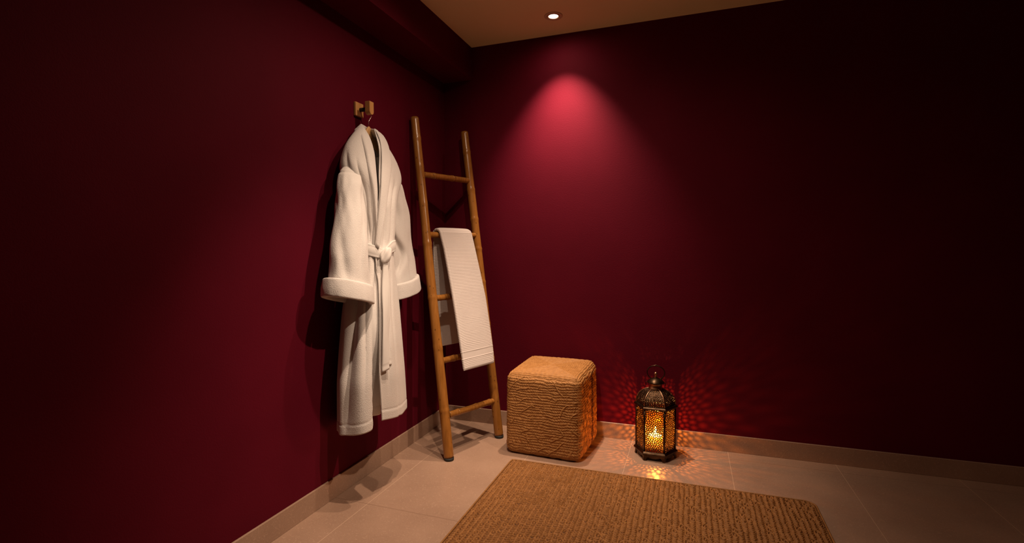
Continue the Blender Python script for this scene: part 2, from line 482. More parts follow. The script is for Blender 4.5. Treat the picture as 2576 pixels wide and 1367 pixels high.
# front edge roll
disp = disp + .004 * np.exp(-((Al - eR[:, None]) / 1.2) ** 2)
ca, sa = np.cos(R(1) * Aw), np.sin(R(1) * Aw)
nx, ny = ca / a_[:, None], sa / b_[:, None]
nl = np.hypot(nx, ny); nx /= nl; ny /= nl
boxy = (1 - .18 * np.exp(-((zc - 1.53) / .09) ** 2))[:, None]
X = xc[:, None] + a_[:, None] * np.sign(ca) * np.abs(ca) ** boxy + disp * nx
Y = yc[:, None] + b_[:, None] * sa + disp * ny
X = np.maximum(X, .014 + 0 * X)
G = np.stack([X, Y, Z], -1)
o = grid_obj('body', G, M_robe); keep_world(o, root_robe)
md = o.modifiers.new('Solidify', 'SOLIDIFY'); md.thickness = .006; md.offset = -1

def body_pt(z, al, off=0.0):
    z = np.atleast_1d(np.asarray(z, float)); al = np.atleast_1d(np.asarray(al, float))
    xc, yc, a, b = robe_ring(z); d = robe_disp(al, z) + off
    c, s_ = np.cos(R(1) * al), np.sin(R(1) * al)
    nx, ny = c / a, s_ / b; l = np.hypot(nx, ny)
    nrm = np.stack([nx / l, ny / l, np.zeros_like(z)], -1)
    bx_ = 1 - .18 * np.exp(-((z - 1.53) / .09) ** 2)
    return np.stack([xc + a * np.sign(c) * np.abs(c) ** bx_, yc + b * s_, z], -1) + nrm * d[:, None], nrm

def resample(P, n):
    P = np.asarray(P, float); d = np.concatenate([[0], np.cumsum(np.linalg.norm(np.diff(P, axis=0), axis=1))])
    s = np.linspace(0, d[-1], n); Q = np.stack([np.interp(s, d, P[:, i]) for i in range(P.shape[1])], 1)
    for _ in range(4): Q[1:-1] = (Q[:-2] + 2 * Q[1:-1] + Q[2:]) / 4
    return Q

# shawl collar: two rails (inner = roll edge, outer = seam) from the crossing up round the neck and down again
def rail(tab, off):
    t = np.array(tab); P, _ = body_pt(t[:, 0], t[:, 1], off); return P
Lin = rail([(1.19, -33), (1.25, -37), (1.30, -38), (1.345, -37), (1.43, -31), (1.521, -24.5), (1.617, -22), (1.689, -32)], np.array([-.004, -.002, .001, .003, .002, .000, .002, .008]))
Lout = rail([(1.19, -40), (1.25, -43), (1.305, -45), (1.372, -46), (1.45, -44), (1.516, -43), (1.616, -47), (1.676, -62)], np.array([-.004, -.001, .004, .008, .008, .008, .008, .008]))
Rin = rail([(1.741, -4), (1.674, -2), (1.586, -13.4), (1.488, -21.9), (1.431, -28), (1.375, -34), (1.283, -41), (1.179, -45)], .016)
Rout = rail([(1.735, 52), (1.682, 46), (1.564, 10), (1.468, -2.3), (1.356, -15.7), (1.29, -25), (1.21, -33), (1.160, -37)], .010)
neck_in = np.array([(.078, -.992, 1.742), (.060, -.996, 1.762), (.038, -.978, 1.774), (.028, -.938, 1.776), (.034, -.897, 1.764)])
neck_out = np.array([(.074, -1.030, 1.704), (.050, -1.038, 1.714), (.024, -1.010, 1.722), (.017, -.938, 1.724), (.022, -.872, 1.716)])
I = resample(np.concatenate([Lin, neck_in, Rin]), 150)
O = resample(np.concatenate([Lout, neck_out, Rout]), 150)
for _ in range(14):
    I[1:-1] = (I[:-2] + 2 * I[1:-1] + I[2:]) / 4; O[1:-1] = (O[:-2] + 2 * O[1:-1] + O[2:]) / 4
mid = (I + O) / 2
Tn = np.gradient(mid, axis=0); Tn /= np.linalg.norm(Tn, axis=1)[:, None]
Wd = I - O; Wl = np.linalg.norm(Wd, axis=1); Wd = Wd / Wl[:, None]
Nn = np.cross(Tn, Wd); Nn /= np.linalg.norm(Nn, axis=1)[:, None]
cxy = np.array([.085, -.96])
sgn = np.sign(((mid[:, :2] - cxy) * Nn[:, :2]).sum(1)); Nn *= np.where(sgn == 0, 1, sgn)[:, None]
th = np.linspace(0, 2 * PI, 22, endpoint=False)
q = lambda v, e: np.sign(v) * np.abs(v) ** e
tk = .0115
prof_w = q(np.cos(th), .7); prof_h = q(np.sin(th), .8)
Gc = mid[:, None, :] + Wd[:, None, :] * (prof_w[None, :, None] * (Wl / 2)[:, None, None]) \
     + Nn[:, None, :] * ((prof_h * (1 - .45 * prof_w))[None, :, None] * tk)
Gc += (Nn * (.004 * vnoise(np.arange(150) / 18., np.zeros(150), 3))[:, None])[:, None, :]
o = grid_obj('shawl_collar', Gc, M_robe, cv=True, caps=True); keep_world(o, root_robe)

# sleeves (horizontal elliptical sections; zt tilts the section so that the cuff hangs square to the arm)
SL = [(1.57, .090, -1.100, .010, .028), (1.53, .096, -1.120, .027, .050), (1.505, .101, -1.132, .040, .066), (1.491, .104, -1.137, .045, .070), (1.45, .112, -1.151, .053, .074), (1.417, .115, -1.162, .054, .076),
      (1.32, .127, -1.178, .060, .086), (1.178, .140, -1.203, .067, .095), (1.115, .145, -1.217, .069, .099), (1.016, .150, -1.229, .072, .103), (.965, .152, -1.236, .073, .104)]
SR = [(1.620, .084, -.862, .022, .036), (1.58, .086, -.832, .036, .054), (1.54, .088, -.812, .044, .061), (1.50, .089, -.799, .048, .065), (1.452, .090, -.787, .052, .070), (1.332, .092, -.758, .056, .080),
      (1.194, .095, -.743, .060, .090), (1.088, .098, -.727, .063, .096), (1.007, .100, -.722, .065, .100), (.95, .100, -.716, .066, .101)]
def sleeve(T, tilt, zlo, sd, side):
    T = np.array(T); n1, n2 = 130, 90
    z = np.linspace(T[:, 0].max() - .002, zlo, n1)
    xc, yc, a, b = [v[:, None] for v in table(z, T, 1.6)]
    th = np.linspace(0, 2 * PI, n2, endpoint=False)[None, :]
    d = .007 * np.sin(2 * th + 5 * z[:, None] + sd) + .013 * vnoise(th * 1.6 + 9 * sd, z[:, None] * 6 + 0 * th, sd) \
        + .006 * vnoise(th * 3.0 + 9 * sd, z[:, None] * 11 + 0 * th, sd + 3)
    d = d * smoothstep(0, .12, (T[:, 0].max() - z))[:, None]
    # crease on the inside of the elbow
    if side > 0:
        tc = (-1.45 + .95 * np.exp(-((z - 1.14) / .085) ** 2))[:, None]
        fade = (smoothstep(1.00, 1.08, z) * (1 - smoothstep(1.24, 1.36, z)))[:, None]
        w_ = (th - tc + PI) % (2 * PI) - PI
        d = d - .024 * fade * np.exp(-(w_ / .30) ** 2) - .018 * fade * smoothstep(.0, -.5, w_) * smoothstep(-1.6, -.9, w_)
    else:
        tc = (-.9 + .3 * np.sin(z * 9))[:, None]
        w_ = (th - tc + PI) % (2 * PI) - PI
        d = d - .010 * np.exp(-(w_ / .30) ** 2) * (smoothstep(.98, 1.06, z) * (1 - smoothstep(1.12, 1.3, z)))[:, None]
    # dropped-shoulder seam
    d = d - .004 * np.exp(-((z - 1.50) / .004) ** 2)[:, None]
    X = xc + (a + d) * np.cos(th); Y = yc + (b + d) * np.sin(th)
    Zz = z[:, None] + tilt * (Y - yc) * (1 - smoothstep(1.2, 1.5, z))[:, None]
    X = np.maximum(X, .014)
    o = grid_obj('sleeve', np.stack([X, Y, Zz], -1), M_robe, cv=True, flip=True)
    keep_world(o, root_robe)
    md = o.modifiers.new('Solidify', 'SOLIDIFY'); md.thickness = .006; md.offset = -1
    recalc(o)
    return o
def cuff(T, tilt, ztop, zbot, sd, sleeve_o, flare):
    T = np.array(T); n2 = 96
    th = np.linspace(0, 2 * PI, n2, endpoint=False)
    h = ztop - zbot; t = .011
    # rounded-rectangle section running up the outside and down the inside
    sec = []
    for ang in np.linspace(0, 2 * PI, 28, endpoint=False):
        u = math.copysign(abs(math.cos(ang)) ** .45, math.cos(ang)); w_ = math.copysign(abs(math.sin(ang)) ** .22, math.sin(ang))
        sec.append((u * t, w_ * h / 2))
    G = []
    for (u, w_) in sec:
        z = (ztop + zbot) / 2 + w_
        xc, yc, a, b = [float(v) for v in table(np.array([max(z, T[:, 0].min())]), T, 1.6)]
        off = .010 + u + flare * (ztop - z) / h + .004 * vnoise(th * 1.5 + sd, np.full(n2, z * 9), sd) + .003 * vnoise(th * 4 + sd, np.full(n2, z * 40), sd + 2)
        X = xc + (a + off) * np.cos(th); Y = yc + (b + off) * np.sin(th)
        G.append(np.stack([np.maximum(X, .012), Y, z + tilt * (Y - yc) + 0 * th], -1))
    o = grid_obj('cuff', G, M_robe, cu=True, cv=True); recalc(o)
    o.parent = sleeve_o
    o.matrix_parent_inverse = sleeve_o.matrix_basis.inverted()
    o.matrix_parent_inverse = (sleeve_o.matrix_parent_inverse).inverted() @ Matrix.Translation(Vector(root_robe.location)) if False else o.matrix_parent_inverse
    return o
sl = sleeve(SL, -.16, .955, 2, -1)
sr = sleeve(SR, .20, .935, 6, 1)
cuff(SL, -.24, 1.012, .932, 3, sl, .006)
cuff(SR, .22, 1.000, .920, 8, sr, .006)

# belt: band round the waist, knot and two tails
al = np.linspace(-180, 180, 181)[:-1]
def belt_z(al):
    return np.interp(al, [-180, -90, -60, -22, -8, 15, 40, 90, 180], [1.175, 1.167, 1.157, 1.137, 1.150, 1.172, 1.176, 1.178, 1.175])
P, Nr = body_pt(belt_z(al), al, .010)
for _ in range(6): P = (np.roll(P, 1, 0) + 2 * P + np.roll(P, -1, 0)) / 4
P[:, 0] = np.maximum(P[:, 0], .016)
hw = .028 - .008 * np.exp(-((al + 20) / 12) ** 2)
sec = [(math.copysign(abs(math.cos(t)) ** .5, math.cos(t)) * .0055, math.copysign(abs(math.sin(t)) ** .6, math.sin(t))) for t in np.linspace(0, 2 * PI, 20, endpoint=False)]
Gb = np.stack([P + Nr * (u + .0022 * (abs(abs(w_) - .62) < .12) * -1) + np.array([0, 0, 1.])[None] * (w_ * hw)[:, None] for u, w_ in sec], 1)
belt = grid_obj('belt', Gb, M_belt, cu=True, cv=True); recalc(belt); keep_world(belt, root_robe)
# knot: a soft wrapped lump
kc, kn = body_pt(1.130, -19, .026); kc, kn = kc[0], kn[0]
kt = np.array([-kn[1], kn[0], 0])
u = np.linspace(0, PI, 28)[:, None]; v = np.linspace(0, 2 * PI, 40, endpoint=False)[None, :]
rr = 1 + .10 * np.sin(3 * v + 2 * u) + .07 * np.sin(5 * v - 3 * u)
e = q(np.sin(u), .8)
Gk = kc + kt * (.029 * e * np.cos(v) * rr)[..., None] + kn * (.017 * e * np.sin(v) * rr)[..., None] + np.array([0, 0, 1.]) * (.037 * np.cos(u) * (1 + 0 * v))[..., None]
Gk += kt * (.010 * np.cos(u) * (1 + 0 * v))[..., None]
kn_o = grid_obj('knot', Gk, M_belt, cv=True, caps=True); kn_o.parent = belt
def tail(tab, zb, half, off, name='belt_tail', bottom_slant=.0):
    t = np.array(tab); z = np.linspace(t[0, 0], zb, 70)
    an = np.interp(z, t[::-1, 0], t[::-1, 1])
    P, Nr = body_pt(z, an, off)
    for _ in range(10): P[1:-1] = (P[:-2] + 2 * P[1:-1] + P[2:]) / 4
    Tt = np.stack([-Nr[:, 1], Nr[:, 0], 0 * z], -1)
    hw = half * (.62 + .38 * smoothstep(0, .18, t[0, 0] - z))
    th = np.linspace(0, 2 * PI, 20, endpoint=False)
    sx = q(np.cos(th), .6); sy = q(np.sin(th), .5)
    fold = .004 * np.sin(z * 14)[:, None]
    G = P[:, None, :] + Tt[:, None, :] * (hw[:, None] * sx)[..., None] + Nr[:, None, :] * (.005 * sy + fold * sx + .003)[..., None]
    G[..., 2] += (bottom_slant * sx[None, :] * half * smoothstep(.1, 0, z - zb)[:, None])
    dz = z - zb
    G -= Nr[:, None, :] * (.0018 * np.exp(-((dz - .022) / .003) ** 2))[:, None, None]
    o = grid_obj(name, G, M_belt, cv=True, caps=True); o.parent = belt
    return o
tail([(1.112, -20), (1.022, -20), (.877, -19), (.734, -21.5), (.60, -21.5)], .606, .0185, .018, bottom_slant=.25)
tail([(1.112, -13), (.984, -10), (.837, -9), (.712, -11.5), (.60, -11.5)], .622, .0165, .006)
for c in list(sl.children) + list(sr.children) + list(belt.children):
    c.matrix_parent_inverse = Matrix.Identity(4)      # children written in the same world coordinates as their parent

# ------------------------------------------------------------------ bamboo ladder
LF, RF = np.array([.3227, -.62, 0]), np.array([.4638, -.219, 0])
LT, RT = np.array([.0320, -.4450, 1.929]), np.array([.1705, -.0540, 1.918])
root = tag(empty('bamboo_ladder', tuple((LF + RF) / 2)), 'varnished bamboo ladder leaning into the corner with a towel over its second rung', 'ladder')
def bamboo(name, A, B, r0, r1, nodes, mat, parent, seed, nseg=20, bow=.004):
    A = np.asarray(A, float); B = np.asarray(B, float); n = 220
    t = np.linspace(0, 1, n); P = A + (B - A) * t[:, None]
    L = np.linalg.norm(B - A)
    side = np.cross((B - A) / L, [0.3, .2, 1.]) ; side /= max(np.linalg.norm(side), 1e-6)
    P = P + side * (bow * np.sin(t * PI * 2.3 + seed))[:, None] * (t * (1 - t) * 4)[:, None]
    rad = r0 + (r1 - r0) * t
    for nd in nodes:
        d = (t - nd) * L
        rad = rad + .0022 * np.exp(-(d / .010) ** 2) - .0016 * np.exp(-(d / .0022) ** 2) + .0007 * np.exp(-((d - .006) / .0025) ** 2)
    rad[0] -= .002; rad[-1] -= .002
    o = tube(name, P, rad, mat, None, nseg); keep_world(o, parent)
    return o, P
ladder = root
for (A, B, nodes, sd) in ((LF, LT, (.13, .31, .455, .615, .735, .845, .935), 1.0), (RF, RT, (.155, .245, .355, .49, .60, .70, .80, .93), 2.4)):
    dirn = (B - A) / np.linalg.norm(B - A)
    o, _ = bamboo('rail', A + dirn * .014, B, .0275, .0245, nodes, M_bamboo, ladder, sd, 28)
    f = lathe('rubber_foot', [(.0005, 0), (.024, 0), (.0265, .004), (.0265, .016), (.0005, .016)], M_rubber, None, 28, tuple(A))
    f.parent = o; f.matrix_parent_inverse = Matrix.Identity(4)
rungs = [((.0924, -.4425, 1.5937), (.2141, -.0949, 1.5973)), ((.1473, -.4703, 1.2421), (.2708, -.1176, 1.2448)), ((.2029, -.5015, .8796), (.3259, -.1511, .881)),
         ((.2557, -.5338, .530), (.3818, -.176, .5287)), ((.306, -.5466, .2319), (.4294, -.201, .2216))]
for k, (A, B) in enumerate(rungs):
    A = np.array(A); B = np.array(B); d = (B - A) / np.linalg.norm(B - A)
    bamboo('rung', A - d * .022, B + d * .022, .0175, .0175, ((.22, .60) if k != 4 else (.16, .52, .82)), M_bamboo, ladder, k * 1.3, 20, .002)

# ------------------------------------------------------------------ towel over the second rung
A2, B2 = np.array(rungs[1][0]), np.array(rungs[1][1])
rd = (B2 - A2) / np.linalg.norm(B2 - A2); rd[2] = 0; rd /= np.linalg.norm(rd)
up_l = (LT - LF) / np.linalg.norm(LT - LF)
dn = np.array([.2927 * .93, -.103, -1.0]); dn = dn - rd * (dn @ rd); dn /= np.linalg.norm(dn)   # down along the ladder
nf = np.cross(rd, dn); nf = nf if nf[0] > 0 else -nf
root = tag(empty('towel', tuple(A2 + rd * .17)), 'ribbed white towel folded over the second rung of the bamboo ladder', 'towel')
TH = .011                                            # half thickness of the folded towel
rc = .0185 + TH + .002
path, nrm, sv = [], [], []
FL, BL = .800, .66
c0 = A2.copy()
for s_ in np.arange(BL, 0, -.0016):                   # back flap hangs plumb
    path.append(c0 - nf * rc * 1.0 + np.array([0, 0, -1.]) * s_); nrm.append(-nf); sv.append(-s_ - .05)
for t in np.linspace(0, PI, 60):
    d_ = -nf * math.cos(t) + np.cross(nf, rd) * (1 if np.cross(nf, rd)[2] > 0 else -1) * math.sin(t)
    path.append(c0 + d_ * rc); nrm.append(d_); sv.append(-.05 + .05 * t / PI)
for s_ in np.arange(.0016, FL, .0016):
    path.append(c0 + nf * (rc + .004 * math.sin(s_ * 4)) + dn * s_); nrm.append(nf); sv.append(s_)
path = np.array(path); nrm = np.array(nrm); sv = np.array(sv); npth = len(path)
for _ in range(8): nrm[1:-1] = (nrm[:-2] + 2 * nrm[1:-1] + nrm[2:]) / 4
nrm /= np.linalg.norm(nrm, axis=1)[:, None]
aL = np.interp(sv, [-.8, 0, .10, .36, .80], [.055, .040, .043, .030, .000]); aR = np.interp(sv, [-.8, 0, .4, .72, .80], [.300, .304, .298, .266, .250])
nsec = 72
ths = np.linspace(0, 2 * PI, nsec, endpoint=False)
wq = q(np.cos(ths), .22); hq = q(np.sin(ths), .55)
per = .0088
front = (sv > -.04)
wav = vnoise(np.repeat(sv[:, None] * 22, nsec, 1), np.repeat(wq[None, :] * 3, npth, 0), 4) * .010 * smoothstep(.1, .8, np.abs(sv))[:, None]
ph = (sv[:, None] + wav) / per
rib = .0019 * np.abs(np.cos(PI * ph)) ** .7
band = ((sv > .700) & (sv < .738)) | (sv > .788)
rib = np.where(band[:, None], .0006, rib) + (.0014 * np.exp(-((sv - .700) / .0025) ** 2) + .0014 * np.exp(-((sv - .738) / .0025) ** 2))[:, None]
rib = np.where(hq[None, :] > -.9, rib, rib * .3)
thick = TH * (.88 + .12 * np.cos(wq * PI * .5))[None, :] * np.ones((npth, 1))
thick[-6:] *= np.linspace(1, .55, 6)[:, None]
stitch = -.0012 * np.exp(-((wq[None, :] + .90) / .02) ** 2)
Gt = path[:, None, :] + rd * ((aL + aR)[:, None] / 2 + wq[None, :] * ((aR - aL)[:, None] / 2 + rib * .8))[..., None] \
     + nrm[:, None, :] * (hq[None, :] * (thick + rib + stitch))[..., None]
o = grid_obj('towel_cloth', Gt, M_towel, cv=True, caps=True); keep_world(o, root)
# ------------------------------------------------------------------ woven pouf
def pouf_height(u, v, s):
    """braided rope rows: v across the rows, u along them"""
    p = .0152
    wv = v + .0105 * vnoise(u * 26, v * 30, s)
    row = np.floor(wv / p); r = wv / p - row - .5
    ridge = np.sqrt(np.clip(1 - (2 * r) ** 2, 0, 1))
    sgn = np.where(row % 2 == 0, 1., -1.)
    kind = _hash(row, np.floor(u / .11 + 3 * _hash(row, row * 0, 9)), s + 3)
    slope = np.where(kind > .55, 1.5 * sgn, np.where(kind > .25, .8, 0.15))
    st = u / .0135 + slope * r + 1.5 * vnoise(u * 44, v * 44, s + 1)
    strand = np.abs(np.sin(PI * st)) ** .6
    h = ridge * (.45 + .55 * strand)
    h += .35 * vnoise(u * 55, v * 75, s + 2)
    # stray diagonal strands crossing the rows
    dg = np.abs(np.sin((u * 1.0 + v * 1.1 * np.where(vnoise(u * 9, v * 9, s + 6) > 0, 1, -1)) * 38 + 4 * vnoise(u * 14, v * 14, s + 7)))
    on = vnoise(u * 20, v * 26, s + 8) > .04
    h = np.where(on & (dg < .16), np.maximum(h, 1.15), h)
    return h
root = tag(empty('pouf', (.806, -.226, 0)), 'square woven seagrass pouf beside the ladder, against the back wall', 'pouf')
LXp, LYp, LZp, RC = .432, .408, .468, .042
V = []; F = []; base = 0
def cube_face(axis, sign, nu, nv):
    """unit-cube face grid in [-1,1]"""
    a = np.linspace(-1, 1, nu); b = np.linspace(-1, 1, nv); A, B = np.meshgrid(a, b, indexing='ij')
    P = np.zeros((nu, nv, 3)); i, j = [k for k in range(3) if k != axis]
    P[..., axis] = sign; P[..., i] = A; P[..., j] = B
    return P
half = np.array([LXp, LYp, LZp]) / 2
def pouf_face(axis, sign, nres):
    P = cube_face(axis, sign, nres, nres) * half
    core = np.clip(P, -(half - RC), half - RC)
    d = P - core; l = np.linalg.norm(d, axis=-1, keepdims=True); nrm = d / l
    S = core + nrm * RC
    # soft bulging sides
    bx = 1 - (S[..., 0] / half[0]) ** 2; by = 1 - (S[..., 1] / half[1]) ** 2; bz = 1 - (S[..., 2] / half[2]) ** 2
    bul = {0: np.sqrt(np.clip(by * bz, 0, 1)), 1: np.sqrt(np.clip(bx * bz, 0, 1)), 2: np.sqrt(np.clip(bx * by, 0, 1))}[axis]
    if axis == 2:
        # finer cords laid in square rounds
        m = np.maximum(np.abs(S[..., 0]) / half[0], np.abs(S[..., 1]) / half[1])
        side = (np.abs(S[..., 0]) / half[0] > np.abs(S[..., 1]) / half[1])
        u = np.where(side, S[..., 1], S[..., 0]) + .013 * np.sin(m * 40) * 0; v = m * .21; s = 11
        vw = v + .020 * vnoise(u * 13, m * 3.2, 31) * (1 - smoothstep(.70, .92, m)) + .006 * vnoise(u * 34, m * 9, 32)
        rr_ = vw / .0112; rr_ = rr_ - np.floor(rr_) - .5
        hgt = 1.1 * np.sqrt(np.clip(1 - (2 * rr_) ** 2, 0, 1)) + .25 * np.abs(np.sin(PI * (u / .03 + rr_ * .5))) + .2 * vnoise(u * 55, v * 75, 33)
    else:
        u = (S[..., 1] + .4) if axis == 0 else S[..., 0]; v = S[..., 2] + .5; s = 20 + axis * 2 + (sign > 0)
        hgt = pouf_height(u, v, s)
    ed_ = np.maximum(np.abs(P[..., [k for k in range(3) if k != axis][0]]) / half[[k for k in range(3) if k != axis][0]], np.abs(P[..., [k for k in range(3) if k != axis][1]]) / half[[k for k in range(3) if k != axis][1]])
    hgt = .75 + (hgt - .75) * smoothstep(0, .035, 1 - ed_)
    S = S + nrm * (.0060 * (hgt - .5) + .007 * bul)[..., None]
    if axis == 2 and sign < 0: S[..., 2] = np.maximum(S[..., 2], -half[2])
    S[..., 2] = np.maximum(S[..., 2], -half[2] + .0)
    return S
for axis, sign, nres in ((1, -1, 230), (0, 1, 210), (2, 1, 210), (0, -1, 90), (1, 1, 60), (2, -1, 30)):
    S = pouf_face(axis, sign, nres)
    f = grid_faces(nres, nres, base=base); base += nres * nres
    fl = (sign > 0) if axis != 1 else (sign < 0)
    F.append(f if fl else f[:, ::-1]); V.append(S.reshape(-1, 3))
V = np.concatenate(V); F = np.concatenate(F)
sc = 1 - .012 * (V[:, 2:3] / half[2]) * np.array([1, 1, 0])         # slightly wider towards the floor
V = V * sc
V[:, 2] += half[2]
V[:, 2] *= 1 + .05 * (V[:, 1] / LYp)                                 # the top sits a little higher at the back
rz = R(-3.0); c, s_ = math.cos(rz), math.sin(rz)
V[:, :2] = V[:, :2] @ np.array([[c, s_], [-s_, c]])
V[:, 2] += -V[:, 2].min()
np_mesh('woven_cover', V, F, M_pouf, root)

# ------------------------------------------------------------------ jute rug
RX0, RX1, RY0, RY1, RTH = .650, 2.100, -1.46, -.510, .009
root = tag(empty('rug', ((RX0 + RX1) / 2, (RY0 + RY1) / 2, 0)), 'brown braided jute rug lying on the tiled floor in front of the pouf', 'rug')
st = .0015
xs = np.arange(RX0, RX1 + 1e-6, st); ys = np.arange(RY0, RY1 + 1e-6, st)
Xg, Yg = np.meshgrid(xs, ys, indexing='ij')
def rug_h(x, y):
    """height of looped cords standing on the backing (0 in the gaps between cords)"""
    w = .0225; p = .0150; half = .27
    xw = x - RX0 + .0045 * vnoise(x * 38, y * 30, 1) + .0025 * vnoise(x * 100, y * 80, 5)
    yw = y + .0100 * vnoise(x * 44, y * 38, 2) + .0050 * vnoise(x * 110, y * 100, 6)
    c = np.floor(xw / w); s = xw / w - c - .5
    t = yw / p - (.55 + .5 * _hash(c, c * 0, 8)) * (2 * np.abs(s)) ** (1.2 + .9 * _hash(c, c * 0, 3)) + _hash(c, c * 0, 4) * 3
    d = np.abs(t - np.floor(t) - .5)                     # 0 on the cord axis
    h = np.sqrt(np.clip(1 - (d / half) ** 2, 0, 1))
    h = h * smoothstep(.50, .44, np.abs(s))
    # some cells are coiled instead of looped
    cell = np.floor(yw / (2.2 * p) + _hash(c, c * 0, 12) * 5)
    coil = _hash(c, cell, 7) > .80
    yc_ = ((yw / (2.2 * p) + _hash(c, c * 0, 12) * 5) - cell - .5) * 2.2 * p
    r = np.hypot(s * w, yc_ * .72)
    hr_ = np.sqrt(np.clip(1 - (np.abs(((r + .002) / .0082) % 1 - .5) / .30) ** 2, 0, 1)) * (r < .0150)
    h = np.where(coil & (r < .0150), hr_, h)
    # long strand running between the columns
    e = np.abs(np.abs(s) - .5)
    h = np.maximum(h, .85 * np.sqrt(np.clip(1 - (e / .085) ** 2, 0, 1)) * (vnoise(x * 30, y * 9, 15) > -.22))
    return h
hg = rug_h(Xg, Yg)
# rounded corner outline, edges rolled down
rc = .045
dx = np.minimum(Xg - RX0, RX1 - Xg); dy = np.minimum(Yg - RY0, RY1 - Yg)
edge = np.minimum(dx, dy)
hz = .0012 + .0072 * hg * smoothstep(.003, .010, edge)
def squeeze(X, Y):
    """pull the square corners in to a radius"""
    cx = np.clip(X, RX0 + rc, RX1 - rc); cy = np.clip(Y, RY0 + rc, RY1 - rc)
    ddx = X - cx; ddy = Y - cy
    m = np.maximum(np.abs(ddx), np.abs(ddy)); l = np.hypot(ddx, ddy)
    f = np.where(l > 1e-9, m / np.maximum(l, 1e-9), 1)
    return cx + ddx * f, cy + ddy * f
Xs, Ys = squeeze(Xg, Yg)
left = Xg < (RX0 + .2)
Xs = np.where(left, Xs * .25 + Xg * .75, Xs); Ys = np.where(left, Ys * .25 + Yg * .75, Ys)   # the left corners are almost square
cx0, cy0 = (RX0 + RX1) / 2, (RY0 + RY1) / 2
Gr = np.stack([Xs - cx0, Ys - cy0, hz], -1)
nX, nY = len(xs), len(ys)
Vt = Gr.reshape(-1, 3); Ft = grid_faces(nX, nY)
ring = np.concatenate([np.arange(nX) * nY, (nX - 1) * nY + np.arange(1, nY), np.arange(nX - 2, -1, -1) * nY + nY - 1, np.arange(nY - 2, 0, -1)])
Vb = Vt[ring].copy(); Vb[:, 2] = 0
nb = len(Vt); k = np.arange(len(ring)); k2 = (k + 1) % len(ring)
Fs = np.stack([ring[k2], ring[k], nb + k, nb + k2], -1)
np_mesh('braided_cords', np.concatenate([Vt, Vb]), np.concatenate([Ft, Fs]), M_rug, root)
Vk = Vt[ring].copy(); Vk[:, 2] = .0030; m_ = len(ring)
bk = link_mesh('backing', np.concatenate([Vk, Vb]), [tuple(range(m_ - 1, -1, -1))] + [(int(i), int((i + 1) % m_), m_ + int((i + 1) % m_), m_ + int(i)) for i in range(m_)], M_backing_shade, root, False)
recalc(bk); bk['label'] = 'rug backing, coloured dark brown for the shade between the cords'
loop = np.array([(RX0, y) for y in np.linspace(RY0, RY1, 200)] + [(x, RY1) for x in np.linspace(RX0, RX1, 260)][1:] + [(RX1, y) for y in np.linspace(RY1, RY0, 200)][1:] + [(x, RY0) for x in np.linspace(RX1, RX0, 260)][1:-1])
lx, ly = squeeze(loop[:, 0], loop[:, 1]); lf = loop[:, 0] < RX0 + .2
lx = np.where(lf, lx * .25 + loop[:, 0] * .75, lx); ly = np.where(lf, ly * .25 + loop[:, 1] * .75, ly)
P = np.stack([lx - cx0, ly - cy0, np.full(len(lx), .0040)], -1)
tube('edge_binding', P, .0040, M_rugedge, root, 8, closed=True)

# ------------------------------------------------------------------ lantern
LC = (1.386, -.186, 0)
lantern = tag(empty('lantern', LC), 'hexagonal pierced bronze lantern with domed top, glowing on the floor by the back wall', 'lantern')
def hexv(r, z, off=0): return [(r * math.cos(R(60 * k + off)), r * math.sin(R(60 * k + off)), z) for k in range(6)]
def hex_lathe(name, prof, mat, parent):
    V = []; F = []
    for (r, z) in prof: V += hexv(r, z)
    for i in range(len(prof) - 1):
        for k in range(6): F.append((i * 6 + k, i * 6 + (k + 1) % 6, (i + 1) * 6 + (k + 1) % 6, (i + 1) * 6 + k))
    F.append(tuple(range(5, -1, -1))); m = (len(prof) - 1) * 6; F.append(tuple(m + k for k in range(6)))
    o = link_mesh(name, V, F, mat, parent, False); recalc(o)
    md = o.modifiers.new('Bevel', 'BEVEL'); md.width = .0012; md.segments = 2; md.limit_method = 'ANGLE'; md.angle_limit = R(25)
    return o
hex_lathe('lower_rim', [(.100, .030), (.112, .030), (.1185, .034), (.1195, .040), (.114, .046), (.108, .050), (.100, .050)], M_bronze, lantern)
hex_lathe('upper_rim', [(.092, .272), (.106, .272), (.110, .277), (.1185, .283), (.1195, .289), (.114, .294), (.104, .297), (.092, .297)], M_bronze, lantern)
bpy.data.objects['lower_rim']; 
# open the upper rim (ring): replace its caps by an inner wall so the candle light reaches the dome
bm = bmesh.new(); bm.from_mesh(bpy.data.objects['upper_rim'].data)
for f in [f for f in bm.faces if len(f.verts) == 6]: bm.faces.remove(f)
bot = [v for v in bm.verts if abs(v.co.z - .272) < 1e-4 and v.co.xy.length < .095]; tp = [v for v in bm.verts if abs(v.co.z - .297) < 1e-4 and v.co.xy.length < .095]
ky = lambda v: math.atan2(v.co.y, v.co.x)
bot.sort(key=ky); tp.sort(key=ky)
for k in range(6): bm.faces.new((bot[k], bot[(k + 1) % 6], tp[(k + 1) % 6], tp[k]))
bmesh.ops.recalc_face_normals(bm, faces=bm.faces); bm.to_mesh(bpy.data.objects['upper_rim'].data); bm.free()
